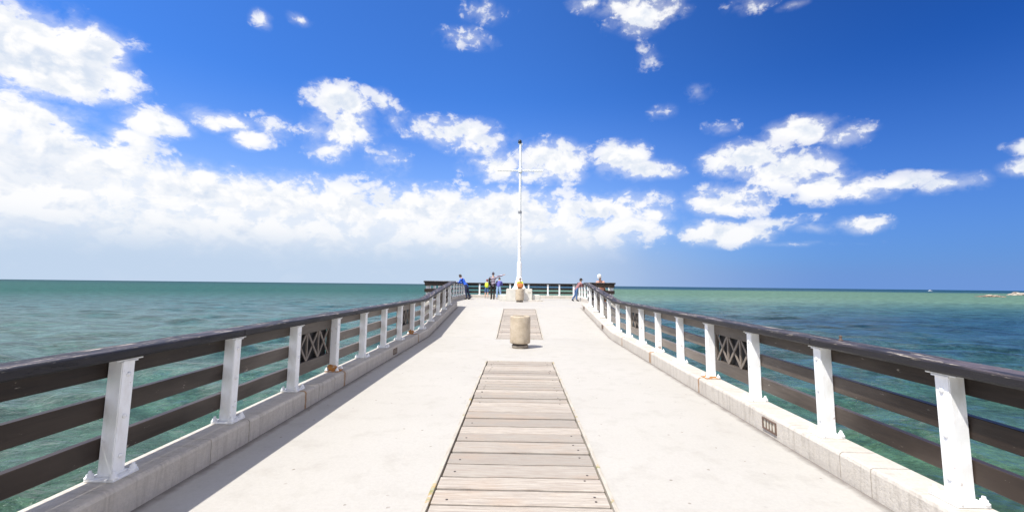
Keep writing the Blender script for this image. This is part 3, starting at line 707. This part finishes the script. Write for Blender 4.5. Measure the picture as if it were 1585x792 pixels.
# ------------------------------------------------------------------ people
def cloth(name,col,stripes=None):
    def f(n,b):
        pos=n.n('ShaderNodeTexCoord').outputs['Object']; c_=col
        if stripes:
            z=n.sep(pos)[2]; k=n.m('GREATER_THAN',n.m('FRACT',n.m('MULTIPLY',z,stripes[1])),.5); c_=n.mix(k,col,stripes[0])
        v=n.mr(n.noise(pos,14,3),.3,.7,.8,1.15)
        P(n,b,n.mix(1,c_,n.comb(v,v,v),'MULTIPLY'),.85)
    return mat(name,f)
def person(label,loc,rot,J,shirt,trousers,shoes,height=1.75,hair=M_hair,hat=None,shorts=False,short_sleeves=False,haircap=True,head_dir=0,group=None):
    """J: joint positions in metres for a 1.75 m figure, facing local +Y, feet at z 0."""
    k=height/1.75
    root=thing('person',label,'person',loc,group); root.rotation_euler.z=rot
    base=dict(pelvis=(0,0,.93),waist=(0,.01,1.06),chest=(0,.01,1.27),neck=(0,0,1.47),skull=(0,.015,1.60),
      hipL=(-.095,0,.90),kneeL=(-.10,.02,.49),ankL=(-.10,-.02,.08),toeL=(-.12,.15,.03),
      hipR=(.095,0,.90),kneeR=(.10,.02,.49),ankR=(.10,-.02,.08),toeR=(.12,.15,.03),
      shL=(-.185,0,1.41),elL=(-.24,-.02,1.13),wrL=(-.24,.08,.88),shR=(.185,0,1.41),elR=(.24,-.02,1.13),wrR=(.24,.08,.88))
    base.update(J); j={n_:Vector(v)*k for n_,v in base.items()}
    rad=dict(pelvis=.135,waist=.115,chest=.135,neck=.058,skull=.06,hip=.095,knee=.062,ank=.042,toe=.036,sh=.068,el=.046,wr=.030)
    names=list(j); vs=[j[n_] for n_ in names]; idx={n_:i for i,n_ in enumerate(names)}
    rr=[rad.get(n_,rad.get(n_[:-1]))*k for n_ in names]
    E_=[('pelvis','waist'),('waist','chest'),('chest','neck'),('neck','skull')]
    for S in 'LR': E_+=[('pelvis','hip'+S),('hip'+S,'knee'+S),('knee'+S,'ank'+S),('ank'+S,'toe'+S),('chest','sh'+S),('sh'+S,'el'+S),('el'+S,'wr'+S)]
    E2=[(idx[a],idx[b_]) for a,b_ in E_]; cls=[a+'-'+b_ for a,b_ in E_]
    # hands: palm, four unequal curled fingers and a thumb from the palm's side
    for S in 'LR':
        w_,e_=j['wr'+S],j['el'+S]; d=(w_-e_).normalized(); side=d.cross(Vector((0,0,1)))
        if side.length<.1: side=Vector((1,0,0)) if abs(d.x)<.9 else Vector((0,1,0))
        side.normalize(); nrm=side.cross(d).normalized()
        palm=w_+d*.07*k; vs.append(palm); rr.append(.030*k); pi_=len(vs)-1; E2.append((idx['wr'+S],pi_)); cls.append('hand')
        for q_,ln in ((-.030,.062),(-.010,.074),(.010,.070),(.030,.056)):
            m_=palm+(d*.05+side*q_)*k; t_=m_+(d*ln*.6-nrm*.022)*k
            vs+= [m_,t_]; rr+=[.0095*k,.008*k]; E2+=[(pi_,len(vs)-2),(len(vs)-2,len(vs)-1)]; cls+=['hand','hand']
        th_=w_+(d*.055-side*.045-nrm*.01)*k; vs.append(th_); rr.append(.010*k); E2.append((pi_,len(vs)-1)); cls.append('hand')
    me=bpy.data.meshes.new('skel'); me.from_pydata([tuple(v) for v in vs],E2,[])
    o=bpy.data.objects.new('skel',me); COL.objects.link(o)
    md=o.modifiers.new('s','SKIN'); me.skin_vertices[0]
    for i,r_ in enumerate(rr): me.skin_vertices[0].data[i].radius=(r_,r_*(.72 if names[i] in('pelvis','waist','chest') else 1) if i<len(names) else r_)
    for i in range(len(vs)): me.skin_vertices[0].data[i].use_root=(i==idx['pelvis'])
    md.use_smooth_shade=True; sb=o.modifiers.new('u','SUBSURF'); sb.levels=1; sb.render_levels=1
    bpy.context.view_layer.update(); dg=bpy.context.evaluated_depsgraph_get()
    full=bpy.data.meshes.new_from_object(o.evaluated_get(dg)); bpy.data.objects.remove(o); bpy.data.meshes.remove(me)
    # head with nose and ears
    bm=bmesh.new(); bm.from_mesh(full); bpy.data.meshes.remove(full)
    nb=len(bm.faces)
    ax=(j['skull']-j['neck']).normalized(); fw=Vector((math.sin(head_dir),math.cos(head_dir),0)); fw=(fw-ax*fw.dot(ax)).normalized(); rt=fw.cross(ax)
    hc=j['skull']+ax*.035*k
    H=lambda x,y,z: hc+(rt*x+fw*y+ax*z)*k
    t=bmesh.new(); bmesh.ops.create_icosphere(t,subdivisions=3,radius=1)
    for v in t.verts:
        x,y,z=v.co; jaw=1-.25*max(0,-z)
        yy=y*.098*jaw; 
        if y>.6: yy+=.022*math.exp(-((x/.16)**2+((z+.15)/.22)**2))+.006*math.exp(-((x/.3)**2+((z+.5)/.1)**2))-.006*math.exp(-(((abs(x)-.38)/.15)**2+((z-.05)/.15)**2))
        v.co=H(x*.076*jaw,yy,z*.118)
    merge(bm,t)
    for sx in (-1,1):
        t=bmesh.new(); bmesh.ops.create_icosphere(t,subdivisions=1,radius=1)
        for v in t.verts: v.co=H(sx*.078+v.co.x*.010,-.008+v.co.y*.018,-.005+v.co.z*.032)
        merge(bm,t)
    bm.faces.ensure_lookup_table()
    segs=[(vs[a],vs[b_]) for a,b_ in E2]
    def near(c):
        best=None
        for i,(a,b_) in enumerate(segs):
            ab=b_-a; t_=max(0,min(1,(c-a).dot(ab)/max(ab.length_squared,1e-9))); dd=(a+ab*t_-c).length-.5*(rr[E2[i][0]]+(rr[E2[i][1]]-rr[E2[i][0]])*t_)
            if best is None or dd<best[0]: best=(dd,i,t_)
        return cls[best[1]],best[2]
    sets={'shirt':[],'trousers':[],'shoe':[]}
    for f in bm.faces[:nb]:
        c_,t_=near(f.calc_center_median()); key=None
        if c_ in('waist-chest','pelvis-waist') or c_.startswith('chest-sh'): key='shirt'
        elif c_=='chest-neck' : key='shirt' if t_<.72 else None
        elif c_[:2]=='sh': key='shirt' if (not short_sleeves or t_<.6) else None
        elif c_[:2]=='el': key=None if short_sleeves else ('shirt' if t_<.92 else None)
        elif c_.startswith('pelvis-hip') : key='trousers'
        elif c_[:3]=='hip': key='trousers' if (not shorts or t_<.85) else None
        elif c_[:4]=='knee': key=('trousers' if t_<.9 else 'shoe') if not shorts else ('shoe' if t_>.93 else None)
        elif c_[:3]=='ank': key='shoe'
        if key: sets[key].append(f)
    for key,m_ in (('shirt',shirt),('trousers',trousers),('shoe',shoes)):
        fs=sets[key]; g=bmesh.new(); mp={}
        bm.normal_update()
        for f in fs:
            l=[]
            for v in f.verts:
                if v not in mp: mp[v]=g.verts.new(v.co+v.normal*(.013*k if key!='trousers' else .010*k))
                l.append(mp[v])
            try: g.faces.new(l)
            except ValueError: pass
        me2=mesh_of(key,g,m_,True); link({'shoe':'shoes','trousers':'shorts' if shorts else 'trousers'}.get(key,key),me2,root,loc)
    me2=mesh_of('body',bm,M_skin,True); link('body',me2,root,loc)
    for sx in (-1,1):
        g=bmesh.new(); bmesh.ops.create_icosphere(g,subdivisions=1,radius=.011*k)
        for v in g.verts: v.co+=H(sx*.030,.088,.008)
        link('eye',mesh_of('eye',g,M_glassdk,True),root,loc)
    if haircap:
        g=bmesh.new(); bmesh.ops.create_icosphere(g,subdivisions=3,radius=1)
        kill=[v for v in g.verts if (v.co.y>.35 and v.co.z<.42) or v.co.z<-.55]
        bmesh.ops.delete(g,geom=kill,context='VERTS')
        for v in g.verts:
            r_=1+.05*noise.noise(v.co*5); v.co=H(v.co.x*.086*r_,v.co.y*.108*r_-.006,v.co.z*.128*r_+.004)
        link('hair',mesh_of('hair',g,hair,True),root,loc)
    if hat:
        hm,kind=hat; g=bmesh.new()
        pr=[(.092,.035),(.095,.07),(.085,.115),(.05,.14),(.0001,.147)] if kind=='cap' else [(.118,.035),(.112,.045),(.10,.06),(.10,.11),(.085,.15),(.05,.165),(.0001,.168)]
        lathe(g,pr,n=18)
        if kind=='cap': box(g,-.06,.06,.085,.165,.036,.046,.004)
        for v in g.verts: v.co=H(v.co.x,v.co.y*1.1,v.co.z)
        link('hat' if kind!='cap' else 'cap',mesh_of('hat',g,hm,True),root,loc)
    return root
ZP=ZTOP
c_blue=cloth('royal_blue_cloth',(.015,.10,.55)); c_navy=cloth('navy_cloth',(.015,.022,.06)); c_shoe=cloth('dark_shoe',(.03,.025,.025))
c_stripe=cloth('striped_jersey',(.50,.45,.52),((.07,.035,.07),9.5)); c_black=cloth('black_cloth',(.018,.014,.013))
c_violet=cloth('violet_blue_cloth',(.10,.10,.36)); c_jean=cloth('light_denim',(.30,.44,.66)); c_denim=cloth('denim',(.05,.11,.24))
c_yellow=cloth('neon_yellow_cloth',(.62,.72,.06)); c_dkgreen=cloth('dark_top',(.03,.035,.03)); c_red=cloth('dark_red_cap',(.22,.03,.04))
c_brown=cloth('brown_cloth',(.30,.12,.05)); c_maroon=cloth('maroon_plaid',(.22,.055,.06),((.38,.22,.22),14)); c_white=cloth('white_cloth',(.8,.8,.78)); c_peach=cloth('peach_cloth',(.62,.30,.22))
c_wshoe=cloth('light_shoe',(.6,.58,.55))

lean=dict(pelvis=(0,-.18,.88),waist=(0,-.07,1.02),chest=(0,.10,1.20),neck=(0,.20,1.38),skull=(0,.27,1.48),
  hipL=(-.095,-.18,.85),hipR=(.095,-.18,.85),kneeL=(-.11,-.20,.46),kneeR=(.11,-.26,.46),ankL=(-.12,-.30,.08),ankR=(.12,-.42,.08),toeL=(-.13,-.13,.03),toeR=(.13,-.25,.03),
  shL=(-.18,.13,1.31),shR=(.18,.13,1.31),elL=(-.22,.26,1.06),elR=(.22,.26,1.06),wrL=(-.12,.46,1.10),wrR=(.10,.46,1.10))
person('person in a royal blue top and navy trousers leaning on the left platform railing',(-3.60,29.0,ZP),math.pi/2-.35,lean,c_blue,c_navy,c_shoe,1.74,head_dir=.2,group='people on the far platform')
p_child=person('child with a dark red cap, denim shorts and bare legs at the far railing',(-2.33,32.1,ZP),0,dict(lean,skull=(0,.24,1.50)),c_dkgreen,c_denim,c_wshoe,1.42,hair=cloth('red_hair',(.16,.05,.03)),hat=(c_red,'cap'),shorts=True,short_sleeves=True,group='people on the far platform')
person('person in a striped jersey and black trousers pointing out to sea with the right arm',(-1.74,29.6,ZP),.12,
   dict(shR=(.19,.02,1.42),elR=(.44,.10,1.50),wrR=(.68,.16,1.58),elL=(-.25,.06,1.14),wrL=(-.12,.24,1.10),kneeR=(.09,.04,.49),ankR=(.06,-.06,.08),toeR=(.07,.10,.03)),
   c_stripe,c_black,c_shoe,1.80,hair=cloth('grey_cap_hair',(.07,.06,.08)),group='people on the far platform')
person('person in a violet blue top and light blue jeans partly behind the pointing person',(-1.40,30.6,ZP),-.1,
   dict(lean,pelvis=(0,-.05,.92),hipL=(-.095,-.05,.88),hipR=(.095,-.05,.88),kneeL=(-.11,-.06,.48),kneeR=(.13,-.04,.48),ankL=(-.13,-.10,.08),ankR=(.17,-.08,.08),toeL=(-.14,.06,.03),toeR=(.20,.09,.03)),
   c_violet,c_jean,c_wshoe,1.58,group='people on the far platform')
sit=dict(pelvis=(0,0,.10),waist=(0,.02,.23),chest=(0,.07,.44),neck=(0,.10,.63),skull=(0,.14,.74),
  hipL=(-.10,.02,.09),hipR=(.10,.02,.09),kneeL=(-.15,.44,.11),kneeR=(.15,.44,.11),ankL=(-.12,.44,-.32),ankR=(.12,.44,-.32),toeL=(-.13,.60,-.37),toeR=(.13,.60,-.37),
  shL=(-.18,.08,.57),shR=(.18,.08,.57),elL=(-.25,.16,.30),elR=(.25,.16,.30),wrL=(-.10,.36,.24),wrR=(.10,.36,.24))
person('person in a neon yellow top sitting on the plinth below the mast',(.05,PY-.70,ZP+.735),math.pi,sit,c_yellow,c_brown,c_shoe,1.30,shorts=True,short_sleeves=True,group='people on the far platform')
person('person in a dark cap, maroon checked shirt and jeans leaning by the right railing',(3.74,28.2,ZP),-math.pi/2+.5,
   dict(lean,skull=(0,.22,1.50),ankR=(.20,-.30,.08),toeR=(.22,-.12,.03),ankL=(-.22,-.42,.08),toeL=(-.24,-.25,.03)),c_maroon,c_denim,c_shoe,1.50,hat=(c_black,'cap'),head_dir=.3,group='people on the far platform')
person('person with a white hat and peach top behind the dark railing at the right',(3.86,21.0,ZP),2.6,
   dict(lean,neck=(0,.16,1.40),skull=(0,.22,1.50)),c_peach,c_brown,c_shoe,1.55,hat=(c_white,'brim'),hair=cloth('fair_hair',(.6,.52,.42)),group='people on the far platform')

# bags the people carry
def rounded(bm,c,hx,hy,hz,T=None,pw=.6):
    t=bmesh.new(); bmesh.ops.create_icosphere(t,subdivisions=3,radius=1)
    for v in t.verts:
        q_=Vector([math.copysign(abs(a)**pw,a) for a in v.co]); v.co=Vector((c[0]+q_.x*hx,c[1]+q_.y*hy,c[2]+q_.z*hz))
    merge(bm,t)
def bag(name,label,cat,loc,dims,m,strapm,straps):
    r=thing(name,label,cat,loc); bm=bmesh.new(); rounded(bm,(0,0,dims[2]),*dims); link('bag_body',mesh_of('bag_body',bm,m,True),r,loc)
    bm=bmesh.new(); rounded(bm,(0,-dims[1]*.95,dims[2]*.7),dims[0]*.7,dims[1]*.35,dims[2]*.5); link('front_pocket',mesh_of('front_pocket',bm,m,True),r,loc)
    for s_ in straps:
        bm=bmesh.new()
        for a,b_ in zip(s_,s_[1:]): tube(bm,a,b_,.016,8)
        link('strap',mesh_of('strap',bm,strapm),r,loc)
bag('backpack','neon yellow backpack worn by the child at the far railing','backpack',(-2.33,31.93,ZP+.74),(.13,.075,.19),c_yellow,c_black,
    [[(sx*.09,.02,.33),(sx*.11,.12,.36),(sx*.11,.2,.24),(sx*.10,.08,.06)] for sx in (-1,1)])
bag('shoulder_bag','black bag on the left shoulder of the person in stripes','bag',(-1.98,29.52,ZP+1.02),(.07,.10,.20),c_black,c_black,
    [[(0,.02,.36),(.03,.05,.47),(.06,.12,.40),(.0,.10,.2)]])
bag('handbag','orange brown bag on the lap of the person in yellow','bag',(.06,PY-1.06,ZP+.80),(.19,.10,.13),cloth('orange_leather',(.50,.17,.05)),c_brown,
    [[(-.12,0,.22),(-.06,0,.32),(.06,0,.32),(.12,0,.22)]])

# ------------------------------------------------------------------ boat, rocks, far shore
def hull(bm,L,Wd,Hh,c):
    rows=[]; n_=14
    for i in range(n_+1):
        t_=i/n_; w_=Wd/2*min(1,(1-t_)**.55*1.5)*(.85+.15*min(1,t_*4)); x=c[0]-L/2+L*t_; sh=Hh*(1+.35*t_**2)
        rows.append([bm.verts.new((x,c[1]+a*w_,c[2]+z)) for a,z in ((-1,sh),(-.9,.35*Hh),(-.35,-.3),(.35,-.3),(.9,.35*Hh),(1,sh))])
    for a,b_ in zip(rows,rows[1:]):
        for i in range(5): bm.faces.new((a[i],b_[i],b_[i+1],a[i+1]))
        bm.faces.new((a[5],b_[5],b_[0],a[0]))
    bm.faces.new(rows[0]); bmesh.ops.remove_doubles(bm,verts=bm.verts,dist=.001); bmesh.ops.recalc_face_normals(bm,faces=bm.faces)
BX,BY=1830,2015
c3=(BX,BY,SEA)
bt=thing('motor_boat','tiny white motor boat on the horizon at the right','boat',c3)
bm=bmesh.new(); hull(bm,17,4.6,1.9,c3); part('hull',bm,M_mast,bt,c3)
bm=bmesh.new(); box(bm,BX-4.5,BX+2.6,BY-1.7,BY+1.7,SEA+2.2,SEA+4.2,.3); part('cabin',bm,M_mast,bt,c3)
bm=bmesh.new(); box(bm,BX-3.8,BX+2.7,BY-1.75,BY-1.6,SEA+3.1,SEA+3.8); part('cabin_window',bm,M_glassdk,bt,c3)
bm=bmesh.new(); tube(bm,(BX-1.5,BY,SEA+4.1),(BX-1.5,BY,SEA+7),.1,6); part('aerial',bm,M_mast,bt,c3)
def rock(label,c,sx,sy,sz,m,seed,lobes):
    rnd=random.Random(seed); bm=bmesh.new()
    for (lx,ly,ls,lz) in lobes:
        t=bmesh.new(); bmesh.ops.create_icosphere(t,subdivisions=4,radius=1)
        for v in t.verts:
            d=v.co.copy(); r_=1+.35*noise.noise(d*1.7+Vector((seed,lx,0)))+.16*noise.noise(d*5+Vector((lx,seed,0)))+.07*noise.noise(d*12)
            v.co=Vector((c[0]+lx*sx+d.x*r_*sx*ls,c[1]+ly*sy+d.y*r_*sy*ls,c[2]+d.z*r_*sz*lz-.1))
        merge(bm,t)
    part('rock',bm,m,None,c,label=label,category='rock',group='rocks off the pier')
def f_rock(n,b):
    pos=geo(n); a=n.noise(pos,.35,6,.7); z=n.sep(pos)[2]
    col=n.mix(n.mr(a,.4,.6),(.30,.20,.14),(.09,.065,.055)); g=n.mr(n.m('ADD',z,n.m('MULTIPLY',a,2.5)),SEA+2.2,SEA+3.2)
    P(n,b,n.mix(g,col,(.48,.42,.34)),.95,n.bump(a,1,.5))
def f_rock2(n,b):
    pos=geo(n); a=n.noise(pos,.3,6,.7); P(n,b,n.mix(n.mr(a,.42,.62),(.42,.38,.31),(.18,.14,.11)),.95,n.bump(a,1,.5))
rock('low dark brown rocky islet in the green water, left of the pale rock',(480,462,SEA),10,5,2.0,mat('dark_rock',f_rock),3,[(-.9,0,.7,.5),(-.2,.1,.8,1.0),(.35,-.1,.6,.85),(1.0,0,.5,.45)])
rock('pale guano covered rock at the right edge of the picture',(703,640,SEA),13,8,4.4,mat('pale_rock',f_rock2),9,[(-.4,0,.75,.55),(.15,.2,.8,1.0),(.75,0,.6,.6)])
